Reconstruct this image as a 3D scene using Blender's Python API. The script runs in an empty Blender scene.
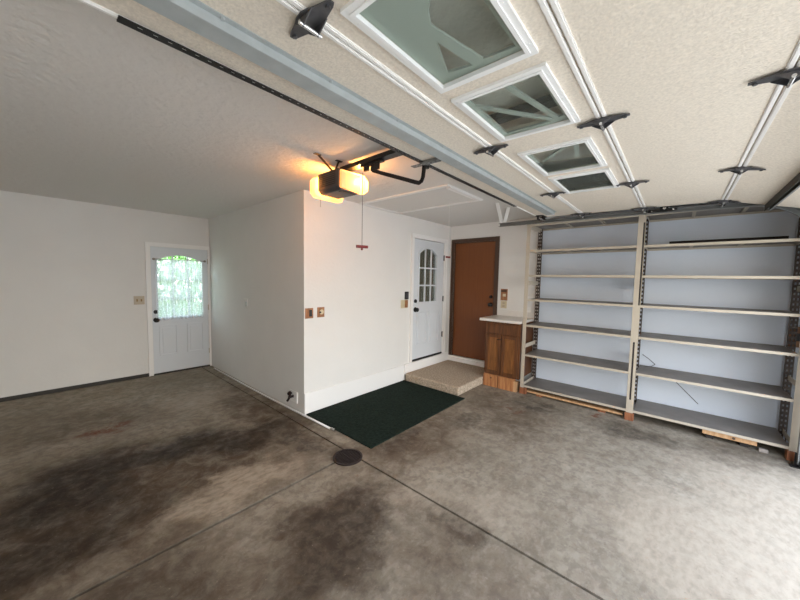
import bpy, bmesh, math, random
from mathutils import Vector, Matrix
random.seed(7)
S = bpy.context.scene
COL = S.collection
PI = math.pi

# ------------------------------------------------------------------ materials
def lin(c):
    return tuple(((v/255)/12.92 if v/255 <= .04045 else ((v/255+.055)/1.055)**2.4) for v in c)

def mat(name, rgb, rough=.6, metal=0., bump=0., bscale=60., var=0., vscale=4., spec=.5, detail=4., emit=None, es=0., stretch=None):
    m = bpy.data.materials.new(name); m.use_nodes = True
    nt = m.node_tree; N = nt.nodes; L = nt.links
    b = N['Principled BSDF']
    c = lin(rgb)
    b.inputs['Base Color'].default_value = (*c, 1)
    b.inputs['Roughness'].default_value = rough
    b.inputs['Metallic'].default_value = metal
    b.inputs['Specular IOR Level'].default_value = spec
    tc = N.new('ShaderNodeTexCoord')
    src = tc.outputs['Object']
    if stretch:
        mp = N.new('ShaderNodeMapping'); mp.inputs['Scale'].default_value = stretch
        L.new(src, mp.inputs[0]); src = mp.outputs[0]
    if var:
        n = N.new('ShaderNodeTexNoise'); n.inputs['Scale'].default_value = vscale; n.inputs['Detail'].default_value = 6
        L.new(src, n.inputs['Vector'])
        r = N.new('ShaderNodeMapRange'); r.inputs[1].default_value = .3; r.inputs[2].default_value = .7
        r.inputs[3].default_value = 1-var; r.inputs[4].default_value = 1+var
        L.new(n.outputs[0], r.inputs[0])
        mx = N.new('ShaderNodeMix'); mx.data_type = 'RGBA'; mx.blend_type = 'MULTIPLY'; mx.inputs[0].default_value = 1
        mx.inputs[6].default_value = (*c, 1)
        L.new(r.outputs[0], mx.inputs[7]); L.new(mx.outputs[2], b.inputs['Base Color'])
    if bump:
        n2 = N.new('ShaderNodeTexNoise'); n2.inputs['Scale'].default_value = bscale; n2.inputs['Detail'].default_value = detail
        L.new(src, n2.inputs['Vector'])
        bp = N.new('ShaderNodeBump'); bp.inputs['Strength'].default_value = bump; bp.inputs['Distance'].default_value = .01
        L.new(n2.outputs[0], bp.inputs['Height']); L.new(bp.outputs[0], b.inputs['Normal'])
    if emit:
        b.inputs['Emission Color'].default_value = (*lin(emit), 1); b.inputs['Emission Strength'].default_value = es
    return m

def wood(name, dark, light, scale=(30, 30, 2.5), rough=.5):
    m = bpy.data.materials.new(name); m.use_nodes = True
    nt = m.node_tree; N = nt.nodes; L = nt.links; b = N['Principled BSDF']
    tc = N.new('ShaderNodeTexCoord'); mp = N.new('ShaderNodeMapping'); mp.inputs['Scale'].default_value = scale
    L.new(tc.outputs['Object'], mp.inputs[0])
    n = N.new('ShaderNodeTexNoise'); n.inputs['Scale'].default_value = 1.6; n.inputs['Detail'].default_value = 5; n.inputs['Distortion'].default_value = .6
    L.new(mp.outputs[0], n.inputs['Vector'])
    r = N.new('ShaderNodeValToRGB'); r.color_ramp.elements[0].position = .35; r.color_ramp.elements[1].position = .68
    r.color_ramp.elements[0].color = (*lin(dark), 1); r.color_ramp.elements[1].color = (*lin(light), 1)
    L.new(n.outputs[0], r.inputs[0]); L.new(r.outputs[0], b.inputs['Base Color'])
    b.inputs['Roughness'].default_value = rough
    return m

def glass(name, tint=(1, 1, 1), refl=.12):
    m = bpy.data.materials.new(name); m.use_nodes = True
    nt = m.node_tree; N = nt.nodes; L = nt.links
    for n in list(N): N.remove(n)
    o = N.new('ShaderNodeOutputMaterial'); t = N.new('ShaderNodeBsdfTransparent'); g = N.new('ShaderNodeBsdfGlossy'); mx = N.new('ShaderNodeMixShader')
    t.inputs[0].default_value = (*tint, 1); g.inputs['Roughness'].default_value = .04
    lw = N.new('ShaderNodeLayerWeight'); lw.inputs[0].default_value = refl
    L.new(lw.outputs['Fresnel'], mx.inputs[0]); L.new(t.outputs[0], mx.inputs[1]); L.new(g.outputs[0], mx.inputs[2]); L.new(mx.outputs[0], o.inputs[0])
    return m

def dusty_lift(name, rgb, amount, tint, refl):
    m = glass(name, tint, refl); nt = m.node_tree; N = nt.nodes; L = nt.links
    o = [n for n in N if n.type == 'OUTPUT_MATERIAL'][0]; prev = o.inputs[0].links[0].from_socket
    d = N.new('ShaderNodeBsdfDiffuse'); d.inputs[0].default_value = (*lin(rgb), 1)
    tc = N.new('ShaderNodeTexCoord'); n = N.new('ShaderNodeTexNoise'); n.inputs['Scale'].default_value = 5; n.inputs['Detail'].default_value = 6
    r = N.new('ShaderNodeMapRange'); r.inputs[1].default_value = .3; r.inputs[2].default_value = .7; r.inputs[3].default_value = amount*.7; r.inputs[4].default_value = amount*1.3
    mx = N.new('ShaderNodeMixShader'); L.new(tc.outputs['Object'], n.inputs['Vector']); L.new(n.outputs[0], r.inputs[0]); L.new(r.outputs[0], mx.inputs[0])
    L.new(prev, mx.inputs[1]); L.new(d.outputs[0], mx.inputs[2]); L.new(mx.outputs[0], o.inputs[0])
    return m

def sheer(name, rgb, see):
    m = bpy.data.materials.new(name); m.use_nodes = True
    nt = m.node_tree; N = nt.nodes; L = nt.links
    for n in list(N): N.remove(n)
    o = N.new('ShaderNodeOutputMaterial'); t = N.new('ShaderNodeBsdfTransparent'); d = N.new('ShaderNodeBsdfDiffuse'); tl = N.new('ShaderNodeBsdfTranslucent')
    a = N.new('ShaderNodeMixShader'); c = N.new('ShaderNodeMixShader')
    d.inputs[0].default_value = (*lin(rgb), 1); tl.inputs[0].default_value = (*lin(rgb), 1)
    a.inputs[0].default_value = .5
    tc = N.new('ShaderNodeTexCoord'); v = N.new('ShaderNodeTexVoronoi'); v.inputs['Scale'].default_value = 45
    L.new(tc.outputs['Object'], v.inputs['Vector'])
    r = N.new('ShaderNodeMapRange'); r.inputs[1].default_value = .1; r.inputs[2].default_value = .6; r.inputs[3].default_value = max(0, see-.15); r.inputs[4].default_value = min(1, see+.2)
    L.new(v.outputs['Distance'], r.inputs[0]); L.new(r.outputs[0], c.inputs[0])
    L.new(d.outputs[0], a.inputs[1]); L.new(tl.outputs[0], a.inputs[2]); L.new(a.outputs[0], c.inputs[1]); L.new(t.outputs[0], c.inputs[2]); L.new(c.outputs[0], o.inputs[0])
    return m

M = {}
M['wall'] = mat('white_wall_paint', (225, 223, 219), .75, bump=.25, bscale=35, var=.015, vscale=3, spec=.3)
M['shelfwall_skytint'] = mat('skylight_tinted_wall_white', (216, 223, 233), .75, bump=.25, bscale=35, var=.015, vscale=3, spec=.3)  # blue of the skylight mixed into the white wall colour
M['ceiling'] = mat('stippled_ceiling', (221, 218, 213), .9, bump=1., bscale=22, spec=.2, detail=5)
M['trim'] = mat('white_trim_paint', (238, 236, 233), .45, bump=.03, bscale=20)
M['doorwhite'] = mat('cool_white_door_paint', (214, 218, 222), .4, bump=.04, bscale=50)
M['panelskin'] = mat('embossed_beige_steel', (227, 217, 202), .6, bump=.28, bscale=115, detail=2, spec=.3, var=.10, vscale=85)
M['rail'] = mat('white_edge_steel', (240, 238, 234), .35)
M['winframe'] = mat('white_window_plastic', (240, 240, 238), .35)
M['insert'] = mat('pale_grey_grille_plastic', (176, 181, 176), .35)
M['galv'] = mat('galvanised_steel', (174, 180, 180), .5, metal=.2, var=.08, vscale=14)
M['track'] = mat('track_steel', (124, 125, 123), .6, metal=.2, var=.08, vscale=9)
M['black'] = mat('black_steel', (26, 25, 26), .4, metal=.2)
M['blackp'] = mat('black_plastic', (20, 19, 19), .5)
M['darkgrey'] = mat('charcoal_housing', (66, 66, 70), .5, bump=.05, bscale=80)
M['rubber_shade'] = mat('dark_rubber_and_shade', (60, 57, 53), .8)
M['chrome'] = mat('chrome', (215, 215, 215), .2, metal=1)
M['post'] = mat('beige_shelf_paint', (182, 171, 154), .5, var=.04, vscale=8)
M['shelf'] = mat('mottled_grey_shelf_top', (126, 119, 112), .5, var=.16, vscale=5, metal=.1)  # top faces greyer and more mottled than the front edge
M['rearpost'] = mat('taupe_slotted_steel', (72, 62, 56), .6)
M['slot'] = mat('dark_slot', (42, 36, 33), .8)
M['oak'] = wood('dark_oak', (74, 42, 18), (108, 65, 30), (22, 22, 2.5))
M['oakp'] = wood('oak_panel', (106, 65, 28), (142, 92, 45), (22, 22, 3))
M['pine'] = wood('bare_pine', (150, 96, 58), (196, 140, 92))
M['block'] = wood('red_brown_block', (118, 70, 44), (160, 102, 68))
M['plywood'] = wood('pale_plank', (176, 132, 92), (204, 166, 124))
M['browndoor'] = wood('brown_door_stain', (112, 60, 19), (120, 67, 24), (60, 60, 1.5), .45)
M['brownframe'] = mat('dark_brown_frame', (72, 50, 36), .5)
M['walnut'] = wood('switch_plate_wood', (128, 82, 52), (176, 124, 80), (40, 40, 8))
M['ivory'] = mat('ivory_plastic', (206, 192, 160), .45)
M['mushroom'] = mat('tan_plate', (182, 168, 146), .45)
M['greenmat'] = mat('dark_green_turf_mat', (30, 41, 35), .95, bump=1., bscale=60, var=.45, vscale=42, spec=.1)
M['carpet'] = mat('beige_loop_carpet', (178, 162, 143), .95, bump=1., bscale=75, var=.34, vscale=50, spec=.1)
M['counter'] = mat('white_laminate', (222, 218, 212), .3)
M['iron'] = mat('rusty_iron', (40, 27, 25), .6, metal=.3, var=.2, vscale=30)
M['red'] = mat('red_plastic', (120, 24, 22), .4)
M['cord'] = mat('grey_cord', (150, 140, 132), .8)
M['brass'] = mat('dull_brass', (120, 92, 48), .4, metal=.8)
M['wire'] = mat('dark_wire', (60, 58, 60), .6)
M['driveway'] = mat('pale_driveway_concrete', (202, 192, 177), .9, var=.06, vscale=1)
M['leaf'] = mat('garden_leaves', (110, 150, 70), .6, var=.35, vscale=3)
M['bark'] = mat('bush_bark', (80, 62, 46), .9)
M['lawn'] = mat('lawn_green', (96, 128, 62), .95, var=.2, vscale=6)
M['pane'] = glass('clear_pane', (.93, .97, .95), .18)
M['dustlift_pane'] = dusty_lift('dusty_lightened_pane', (196, 200, 190), .05, (.94, .97, .95), .05)  # dust veil also lightens the panes for missing light above the door
M['hinge'] = mat('dark_hinge_steel', (98, 98, 101), .35, metal=.65, var=.15, vscale=30)
M['lace'] = sheer('white_lace', (238, 241, 248), .17)
M['drape'] = sheer('beige_pleated_cloth', (168, 158, 142), .0)
M['lens'] = mat('glowing_amber_lens', (255, 235, 190), .4, emit=(255, 152, 58), es=17.)
M['jointdark'] = mat('joint_filler', (24, 20, 17), .9)

def lens_gradient(m, bulbs):
    nt = m.node_tree; N = nt.nodes; L = nt.links; b = N['Principled BSDF']
    tc = N.new('ShaderNodeTexCoord'); o = None
    for p in bulbs:
        d = N.new('ShaderNodeVectorMath'); d.operation = 'DISTANCE'; d.inputs[1].default_value = p; L.new(tc.outputs['Object'], d.inputs[0])
        if o is None: o = d.outputs['Value']
        else:
            q = N.new('ShaderNodeMath'); q.operation = 'MINIMUM'; L.new(o, q.inputs[0]); L.new(d.outputs['Value'], q.inputs[1]); o = q.outputs[0]
    r = N.new('ShaderNodeMapRange'); r.interpolation_type = 'SMOOTHSTEP'
    for i, v in zip((1, 2, 3, 4), (.03, .19, 9., 1.6)): r.inputs[i].default_value = v
    L.new(o, r.inputs[0]); L.new(r.outputs[0], b.inputs['Emission Strength'])
    out = [n for n in N if n.type == 'OUTPUT_MATERIAL'][0]
    t = N.new('ShaderNodeBsdfTransparent'); t.inputs[0].default_value = (1, .78, .5, 1); mx = N.new('ShaderNodeMixShader'); mx.inputs[0].default_value = .35
    L.new(b.outputs[0], mx.inputs[1]); L.new(t.outputs[0], mx.inputs[2]); L.new(mx.outputs[0], out.inputs[0])
lens_gradient(M['lens'], [(.06, -.18, .09), (-.06, .15, .10)])

def floor_material():
    m = bpy.data.materials.new('stained_concrete'); m.use_nodes = True
    nt = m.node_tree; N = nt.nodes; L = nt.links; b = N['Principled BSDF']
    tc = N.new('ShaderNodeTexCoord'); P = tc.outputs['Object']
    def noise(scale, detail=6, dist=0., rough=.6, stretch=None):
        n = N.new('ShaderNodeTexNoise'); n.inputs['Scale'].default_value = scale; n.inputs['Detail'].default_value = detail
        n.inputs['Distortion'].default_value = dist; n.inputs['Roughness'].default_value = rough
        if stretch:
            mp = N.new('ShaderNodeMapping'); mp.inputs['Scale'].default_value = stretch; mp.inputs['Rotation'].default_value = (0, 0, .5)
            L.new(P, mp.inputs[0]); L.new(mp.outputs[0], n.inputs['Vector'])
        else: L.new(P, n.inputs['Vector'])
        return n.outputs[0]
    def rng(x, a, c, d, e):
        r = N.new('ShaderNodeMapRange'); r.interpolation_type = 'SMOOTHSTEP'
        for i, v in zip((1, 2, 3, 4), (a, c, d, e)): r.inputs[i].default_value = v
        L.new(x, r.inputs[0]); return r.outputs[0]
    def mth(op, x, y):
        n = N.new('ShaderNodeMath'); n.operation = op
        for i, v in ((0, x), (1, y)):
            if isinstance(v, (int, float)): n.inputs[i].default_value = v
            else: L.new(v, n.inputs[i])
        return n.outputs[0]
    def mix(f, a, c):
        n = N.new('ShaderNodeMix'); n.data_type = 'RGBA'
        if isinstance(f, (int, float)): n.inputs[0].default_value = f
        else: L.new(f, n.inputs[0])
        for i, v in ((6, a), (7, c)):
            if isinstance(v, tuple): n.inputs[i].default_value = (*lin(v), 1)
            else: L.new(v, n.inputs[i])
        return n.outputs[2]
    # warped position for ragged stain outlines
    nw = N.new('ShaderNodeTexNoise'); nw.inputs['Scale'].default_value = 1.7; nw.inputs['Detail'].default_value = 7; nw.inputs['Roughness'].default_value = .65
    L.new(P, nw.inputs['Vector'])
    vs = N.new('ShaderNodeVectorMath'); vs.operation = 'SUBTRACT'; vs.inputs[1].default_value = (.5, .5, .5); L.new(nw.outputs['Color'], vs.inputs[0])
    vm = N.new('ShaderNodeVectorMath'); vm.operation = 'SCALE'; vm.inputs['Scale'].default_value = 1.1; L.new(vs.outputs[0], vm.inputs[0])
    va = N.new('ShaderNodeVectorMath'); va.operation = 'ADD'; L.new(P, va.inputs[0]); L.new(vm.outputs[0], va.inputs[1])
    W = va.outputs[0]
    def blob(x, y, rx, ry, ang, strength):
        mp = N.new('ShaderNodeMapping'); mp.vector_type = 'TEXTURE'
        mp.inputs['Location'].default_value = (x, y, 0); mp.inputs['Rotation'].default_value = (0, 0, ang); mp.inputs['Scale'].default_value = (rx, ry, 50)
        L.new(W, mp.inputs[0])
        ln = N.new('ShaderNodeVectorMath'); ln.operation = 'LENGTH'; L.new(mp.outputs[0], ln.inputs[0])
        return rng(ln.outputs['Value'], .35, 1.15, strength, 0.)
    def blobs(lst):
        o = None
        for q in lst:
            v = blob(*q); o = v if o is None else mth('MAXIMUM', o, v)
        return o
    fine = noise(38, 8, .2, .75); mid = noise(5.5, 10, .5, .72); mot = noise(13, 8, .3, .7); big = noise(1.1, 5, .3); brush = noise(6, 6, .2, .6, (2.2, 4.5, 1))
    base = mix(rng(big, .35, .65, 0, 1), (134, 124, 108), (158, 148, 132))
    base = mix(mth('MULTIPLY', rng(mid, .42, .62, 0, 1), .45), base, (124, 110, 95))
    base = mix(mth('MULTIPLY', rng(brush, .45, .65, 0, 1), .22), base, (180, 170, 157))
    base = mix(mth('MULTIPLY', rng(mot, .45, .60, 0, 1), .55), base, (112, 102, 90))
    brown = blobs(STAINS_BROWN)
    base = mix(mth('MULTIPLY', brown, rng(mid, .3, .62, .4, 1)), base, (78, 60, 43))
    dark = blobs(STAINS_DARK)
    base = mix(mth('MULTIPLY', dark, rng(mot, .3, .6, .6, 1)), base, (40, 29, 20))
    pale = blobs(STAINS_PALE_AND_DAYLIT)
    base = mix(mth('MULTIPLY', pale, rng(brush, .3, .65, .45, 1)), base, (172, 158, 140))
    base = mix(rng(fine, .60, .70, 0, .35), base, (196, 182, 162))
    base = mix(rng(fine, .30, .42, .35, 0), base, (62, 50, 40))
    rust = blobs(STAINS_RUST)
    base = mix(mth('MULTIPLY', rust, rng(mid, .4, .6, 0, 1)), base, (112, 58, 34))
    L.new(base, b.inputs['Base Color'])
    L.new(rng(mid, .3, .7, .55, .8), b.inputs['Roughness'])
    b.inputs['Specular IOR Level'].default_value = .3
    bp = N.new('ShaderNodeBump'); bp.inputs['Strength'].default_value = .25; bp.inputs['Distance'].default_value = .006
    L.new(mth('ADD', mth('MULTIPLY', brush, .6), fine), bp.inputs['Height']); L.new(bp.outputs[0], b.inputs['Normal'])
    return m
# x, y, rx, ry, angle, strength : oil and tyre stains on the slab, plus painted daylight by the doorway
STAINS_DARK = [(-.1, 2.55, .6, .35, .2, .8), (.2, 1.9, .5, .25, 0, .4), (.1, 3.3, .75, .55, .2, .95), (.75, 3.35, .6, .3, .25, .9), (1.35, 3.2, .5, .35, 0, .85), (1.2, 1.55, .55, .36, .3, .72), (1.75, .95, .3, .2, .5, .5),
               (2.45, 2.0, .35, .16, .1, .5), (4.2, 1.3, .35, .2, 1.2, .7), (4.2, .3, .25, .6, 0, .6), (.2, 2.75, .5, .25, 0, .6), (1.68, 2.7, .16, .5, 0, .5), (3.2, 1.75, .35, .14, .3, .45), (4.3, -.6, .25, .4, 0, .6)]
STAINS_BROWN = [(.1, 2.9, 1.3, 1.2, 0, .9), (.2, 1.7, 1.0, .5, 0, .75), (.6, 3.0, 1.6, 1.0, 0, .9), (1.0, 1.6, 1.2, .45, .1, .7), (1.75, 3.6, .4, 1.6, 0, .8), (1.6, 1.0, .5, .35, .4, .5), (2.5, 1.9, 1.0, .4, .1, .7), (3.7, 1.5, .9, .45, .6, .55),
                (.4, 4.6, .8, .5, 0, .45), (1.92, 2.6, .12, 1.2, 0, .7), (1.2, .5, .8, .4, 0, .4)]
STAINS_PALE_AND_DAYLIT = [(.95, 2.48, .62, .24, .15, 1.), (1.2, 4.6, .6, .5, 0, .55), (1.95, 1.05, .25, .6, .5, .5), (2.5, -.15, .9, .45, .3, .7), (3.0, -.6, 1.5, .6, 0, .8)]  # ovals nearest the doorway paint its daylight into the concrete
STAINS_RUST = [(.42, 4.3, .25, .16, 0, .9), (4.35, .75, .09, .06, 0, .9), (3.95, 1.6, .06, .16, 0, .6)]
M['floor'] = floor_material()

# ------------------------------------------------------------------ helpers
def root_loc(o):
    while o.parent: o = o.parent
    return Vector(o.location)

def obj(name, bm, mats, parent=None, smooth=False, bev=0.):
    bmesh.ops.recalc_face_normals(bm, faces=bm.faces)
    if parent is not None: bmesh.ops.translate(bm, verts=bm.verts, vec=-root_loc(parent))
    me = bpy.data.meshes.new(name); bm.to_mesh(me); bm.free()
    for m in (mats if isinstance(mats, (list, tuple)) else [mats]): me.materials.append(M[m])
    if smooth:
        for p in me.polygons: p.use_smooth = True
    o = bpy.data.objects.new(name, me); COL.objects.link(o)
    if parent is not None: o.parent = parent
    if bev:
        b = o.modifiers.new('edge', 'BEVEL'); b.width = bev; b.segments = 2; b.limit_method = 'ANGLE'
    return o

def tag(o, label, cat, group=None, kind=None):
    o['label'] = label; o['category'] = cat
    if group: o['group'] = group
    if kind: o['kind'] = kind
    return o

def thing(name, label, cat, loc=(0, 0, 0), group=None, kind=None):
    o = bpy.data.objects.new(name, None); COL.objects.link(o); o.location = loc; o.empty_display_size = .1
    return tag(o, label, cat, group, kind)

def struct(name, bm, m, label=None, cat=None, **k):
    o = obj(name, bm, m, **k); o['kind'] = 'structure'
    o['label'] = label; o['category'] = cat
    return o

def B(): return bmesh.new()

def box(bm, x0, x1, y0, y1, z0, z1, mi=0):
    v = [bm.verts.new((x, y, z)) for x in (x0, x1) for y in (y0, y1) for z in (z0, z1)]
    for f in ((0, 1, 3, 2), (4, 6, 7, 5), (0, 4, 5, 1), (2, 3, 7, 6), (0, 2, 6, 4), (1, 5, 7, 3)):
        bm.faces.new([v[i] for i in f]).material_index = mi
    return v

def obox(*a, **k):
    bm = B(); box(bm, *a, **k); return bm

def cyl(bm, p, q, r, r2=None, n=14, mi=0, caps=True):
    p, q = Vector(p), Vector(q); d = (q-p).normalized(); r2 = r if r2 is None else r2
    a = d.cross(Vector((0, 0, 1)) if abs(d.z) < .9 else Vector((1, 0, 0))).normalized(); c = d.cross(a)
    A = [bm.verts.new(p+(a*math.cos(t)+c*math.sin(t))*r) for t in [2*PI*i/n for i in range(n)]]
    D = [bm.verts.new(q+(a*math.cos(t)+c*math.sin(t))*r2) for t in [2*PI*i/n for i in range(n)]]
    for i in range(n): bm.faces.new((A[i], A[(i+1) % n], D[(i+1) % n], D[i])).material_index = mi
    if caps:
        bm.faces.new(A).material_index = mi; bm.faces.new(D).material_index = mi

def tube(bm, pts, r, n=8, mi=0):
    pts = [Vector(p) for p in pts]; rings = []; a = None
    for i, p in enumerate(pts):
        d = (pts[min(i+1, len(pts)-1)]-pts[max(i-1, 0)]).normalized()
        if a is None: a = d.cross(Vector((0, 0, 1)) if abs(d.z) < .9 else Vector((1, 0, 0))).normalized()
        a = (a-d*a.dot(d)).normalized(); c = d.cross(a)
        rings.append([bm.verts.new(p+(a*math.cos(2*PI*k/n)+c*math.sin(2*PI*k/n))*r) for k in range(n)])
    for i in range(len(rings)-1):
        for k in range(n): bm.faces.new((rings[i][k], rings[i][(k+1) % n], rings[i+1][(k+1) % n], rings[i+1][k])).material_index = mi
    bm.faces.new(rings[0]).material_index = mi; bm.faces.new(rings[-1]).material_index = mi

def ball(bm, p, r, s=(1, 1, 1), seg=14):
    ret = bmesh.ops.create_uvsphere(bm, u_segments=seg, v_segments=seg//2+2, radius=r)
    for v in ret['verts']: v.co = Vector((v.co.x*s[0], v.co.y*s[1], v.co.z*s[2]))+Vector(p)

def plate(bm, outer, holes, w0, w1, F, mi=0):
    """extruded polygon with holes: 2-D loops mapped through F(u, v, w)."""
    es = []; loops = []
    for lp in [outer]+list(holes):
        vs = [bm.verts.new((u, v, 0)) for u, v in lp]
        loops.append(vs)
        for i in range(len(vs)): es.append(bm.edges.new((vs[i], vs[(i+1) % len(vs)])))
    r = bmesh.ops.triangle_fill(bm, edges=es, use_beauty=True, use_dissolve=False)
    fs = [f for f in r['geom'] if isinstance(f, bmesh.types.BMFace)]
    flat = {}
    for f in fs:
        for v in f.verts: flat[v] = v.co.copy()
    for lp in loops:
        for v in lp: flat[v] = v.co.copy()
    top = {v: bm.verts.new((c.x, c.y, 1)) for v, c in flat.items()}
    for f in fs:
        f.material_index = mi
        bm.faces.new([top[v] for v in reversed(list(f.verts))]).material_index = mi
    for lp in loops:
        for i in range(len(lp)):
            a, c = lp[i], lp[(i+1) % len(lp)]
            bm.faces.new((a, c, top[c], top[a])).material_index = mi
    for v, c in flat.items(): v.co = F(c.x, c.y, w0)
    for v, c in flat.items(): top[v].co = F(c.x, c.y, w1)

def rect(a, c, b, d): return [(a, b), (c, b), (c, d), (a, d)]

def arch(a, c, b, d, rise, n=14):
    """rectangle whose top edge bows upward by rise."""
    pts = [(a, b), (c, b)]
    for i in range(n+1):
        t = i/n; u = c+(a-c)*t
        pts.append((u, d+rise*(1-(2*t-1)**2)))
    return pts

XW, YI, XS, YB, H = 5.06, 3.215, 2.0, 6.22, 2.587
YF = -1.02
FB = lambda u, v, w: Vector((u, YB-w, v))
FI = lambda u, v, w: Vector((u, YI-w, v))
FR = lambda u, v, w: Vector((XW-w, u, v))
FS = lambda u, v, w: Vector((XS-w, u, v))

# ------------------------------------------------------------------ room shell
bm = B()
box(bm, -1.3, 1.830, 2.181, YB+.1, -.12, 0); box(bm, -1.3, 1.830, YF, 2.160, -.12, 0); box(bm, 1.848, XW+.1, YF, YB+.1, -.12, 0)
box(bm, -1.3, XW+.1, YF, YB+.1, -.2, -.02, 1)
struct('floor', bm, ['floor', 'jointdark'], 'stained grey concrete garage floor with control joints', 'floor')
struct('ceiling', obox(-1.3, XW+.12, YF-.12, YB+.12, H, H+.15), 'ceiling', 'white stippled garage ceiling', 'ceiling')
struct('wall_left', obox(-1.3, -1.2, YF-.12, YB+.12, 0, H), 'wall', 'white wall beside the camera end of the back wall', 'wall')
bm = B(); DX0, DX1, DZ = 1.172, 1.966, 2.046
plate(bm, rect(-1.3, XW+.12, 0, H), [rect(DX0, DX1, .001, DZ)], -.12, 0, FB)
struct('wall_back', bm, 'wall', 'long white wall with the curtained door at its end', 'wall')
struct('wall_side', obox(XS, XS+.12, YI+.12, YB, 0, H), 'wall', 'shaded white wall running from the curtained door to the corner', 'wall')
bm = B()
plate(bm, rect(XS, XW+.12, 0, H), [rect(3.972, 4.853, .262, 2.268)], -.12, 0, FI)
struct('wall_inner', bm, 'wall', 'white wall with the house door and the dark green mat below', 'wall')
bm = B()
plate(bm, rect(YF-.12, YB+.12, 0, H), [rect(2.33, 3.13, .212, 2.286)], -.12, 0, FR)
# one white throughout; an added sheet over the shelving side carries blue skylight tint
struct('wall_right', bm, 'wall', 'white wall behind the metal shelving', 'wall')
bm = B(); OX0, OX1, OZ = -.56, 4.36, 2.11
box(bm, -1.3, OX0, YF-.12, YF, 0, H); box(bm, OX1, XW+.12, YF-.12, YF, 0, H); box(bm, OX0, OX1, YF-.12, YF, OZ, H)
M['lowbounce'] = mat('low_bounce_finish', (138, 128, 116), .85, var=.08)  # unseen inner face darkened to cut bounced light on the shelving
struct('wall_front', bm, 'lowbounce', 'front wall around the open garage doorway', 'wall')

struct('baseboard_inner', obox(XS, 3.78, YI-.016, YI, 0, .252), 'trim', 'tall white baseboard above the dark green mat', 'baseboard', bev=.004)
struct('baseboard_back', obox(-1.2, 1.105, YB-.012, YB, 0, .05), 'rubber_shade', 'dark gap strip at the foot of the long white wall', 'baseboard')
bm = B(); box(bm, 3.782, XW, YI-.03, YI, .1, .262)
struct('trim_1', bm, 'trim', 'white riser board under the white house door', 'trim', bev=.004)
bm = B(); box(bm, XW-.035, XW, 2.27, YI-.03, .1, .175); box(bm, XW-.02, XW+.1, 2.27, YI-.03, .175, .212)
struct('trim_2', bm, 'trim', 'white threshold under the brown door', 'trim', bev=.004)

def moulding(bm, a, c, b, d, F, w0, wd=.018):
    plate(bm, rect(a, c, b, d), [rect(a+wd, c-wd, b+wd, d-wd)], w0, w0+.014, F)
    plate(bm, rect(a+.045, c-.045, b+.045, d-.045), [], w0, w0+.010, F)

def knob(name, pos, out, parent, r=.028, m='blackp', lever=False):
    p = Vector(pos); o = Vector(out)
    bm = B(); cyl(bm, p, p+o*.012, r*1.1, n=20)
    cyl(bm, p+o*.012, p+o*.035, r*.42, n=14)
    ball(bm, p+o*.05, r*.95, tuple(.7 if abs(q) > .5 else 1 for q in out))
    return obj(name, bm, m, parent, smooth=True)

def bolt(name, pos, out, parent, r=.03, m='blackp'):
    p = Vector(pos); o = Vector(out)
    bm = B(); cyl(bm, p, p+o*.018, r, r*.85, n=20); box(bm, *sorted((p.x+o.x*.018-.005, p.x+o.x*.034+.005)), *sorted((p.y+o.y*.018-.005, p.y+o.y*.034+.005)), p.z-.016, p.z+.016)
    return obj(name, bm, m, parent)

# --- door_1 : exterior door in the long back wall
d1 = thing('door_1', 'white exterior door with lace-curtained window at the end of the long wall', 'door', (1.565, YB, 0), kind='structure')
bm = B(); plate(bm, [(1.105, 0), (1.165, 0), (1.165, 2.05), (1.972, 2.05), (1.972, 0), (1.998, 0), (1.998, 2.11), (1.105, 2.11)], [], 0, .018, FB)
plate(bm, [(1.105, 0), (1.118, 0), (1.118, 2.097), (1.998, 2.097), (1.998, 2.11), (1.105, 2.11)], [], .018, .028, FB)
plate(bm, [(1.06, 0), (1.19, 0), (1.19, 2.03), (1.95, 2.03), (1.95, 0), (2.08, 0), (2.08, 2.16), (1.06, 2.16)], [], -.14, -.1205, FB)
obj('frame', bm, 'trim', d1)
win = arch(1.25, 1.88, .93, 1.83, .095)
bm = B(); plate(bm, rect(1.172, 1.966, .022, 2.046), [win], -.045, -.004, FB)
moulding(bm, 1.255, 1.50, .30, .795, FB, -.004); moulding(bm, 1.64, 1.885, .30, .795, FB, -.004)
slab1 = obj('slab', bm, 'doorwhite', d1)
bm = B(); plate(bm, arch(1.215, 1.915, .895, 1.845, .11), [win], -.004, .012, FB)
obj('window_surround', bm, 'doorwhite', slab1)
bm = B(); plate(bm, win, [], -.03, -.025, FB); obj('pane', bm, 'pane', slab1)
bm = B()
for u in (1.46, 1.67): box(bm, u-.011, u+.011, YB+.005, YB+.02, .93, 1.915)
for v in (1.22, 1.53): box(bm, 1.25, 1.88, YB+.0051, YB+.0199, v-.011, v+.011)
obj('muntin', bm, 'doorwhite', slab1)
knob('knob', (1.222, YB+.004, .885), (0, -1, 0), d1, .036)
bolt('deadbolt', (1.222, YB+.004, 1.015), (0, -1, 0), d1, .034)
obj('threshold', obox(1.165, 1.972, YB-.02, YB+.1, 0, .02), 'rubber_shade', d1)
for z in (.28, 1.05, 1.85):
    bm = B(); cyl(bm, (1.967, YB-.004, z-.045), (1.967, YB-.004, z+.045), .006); obj('hinge', bm, 'mushroom', d1)

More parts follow.
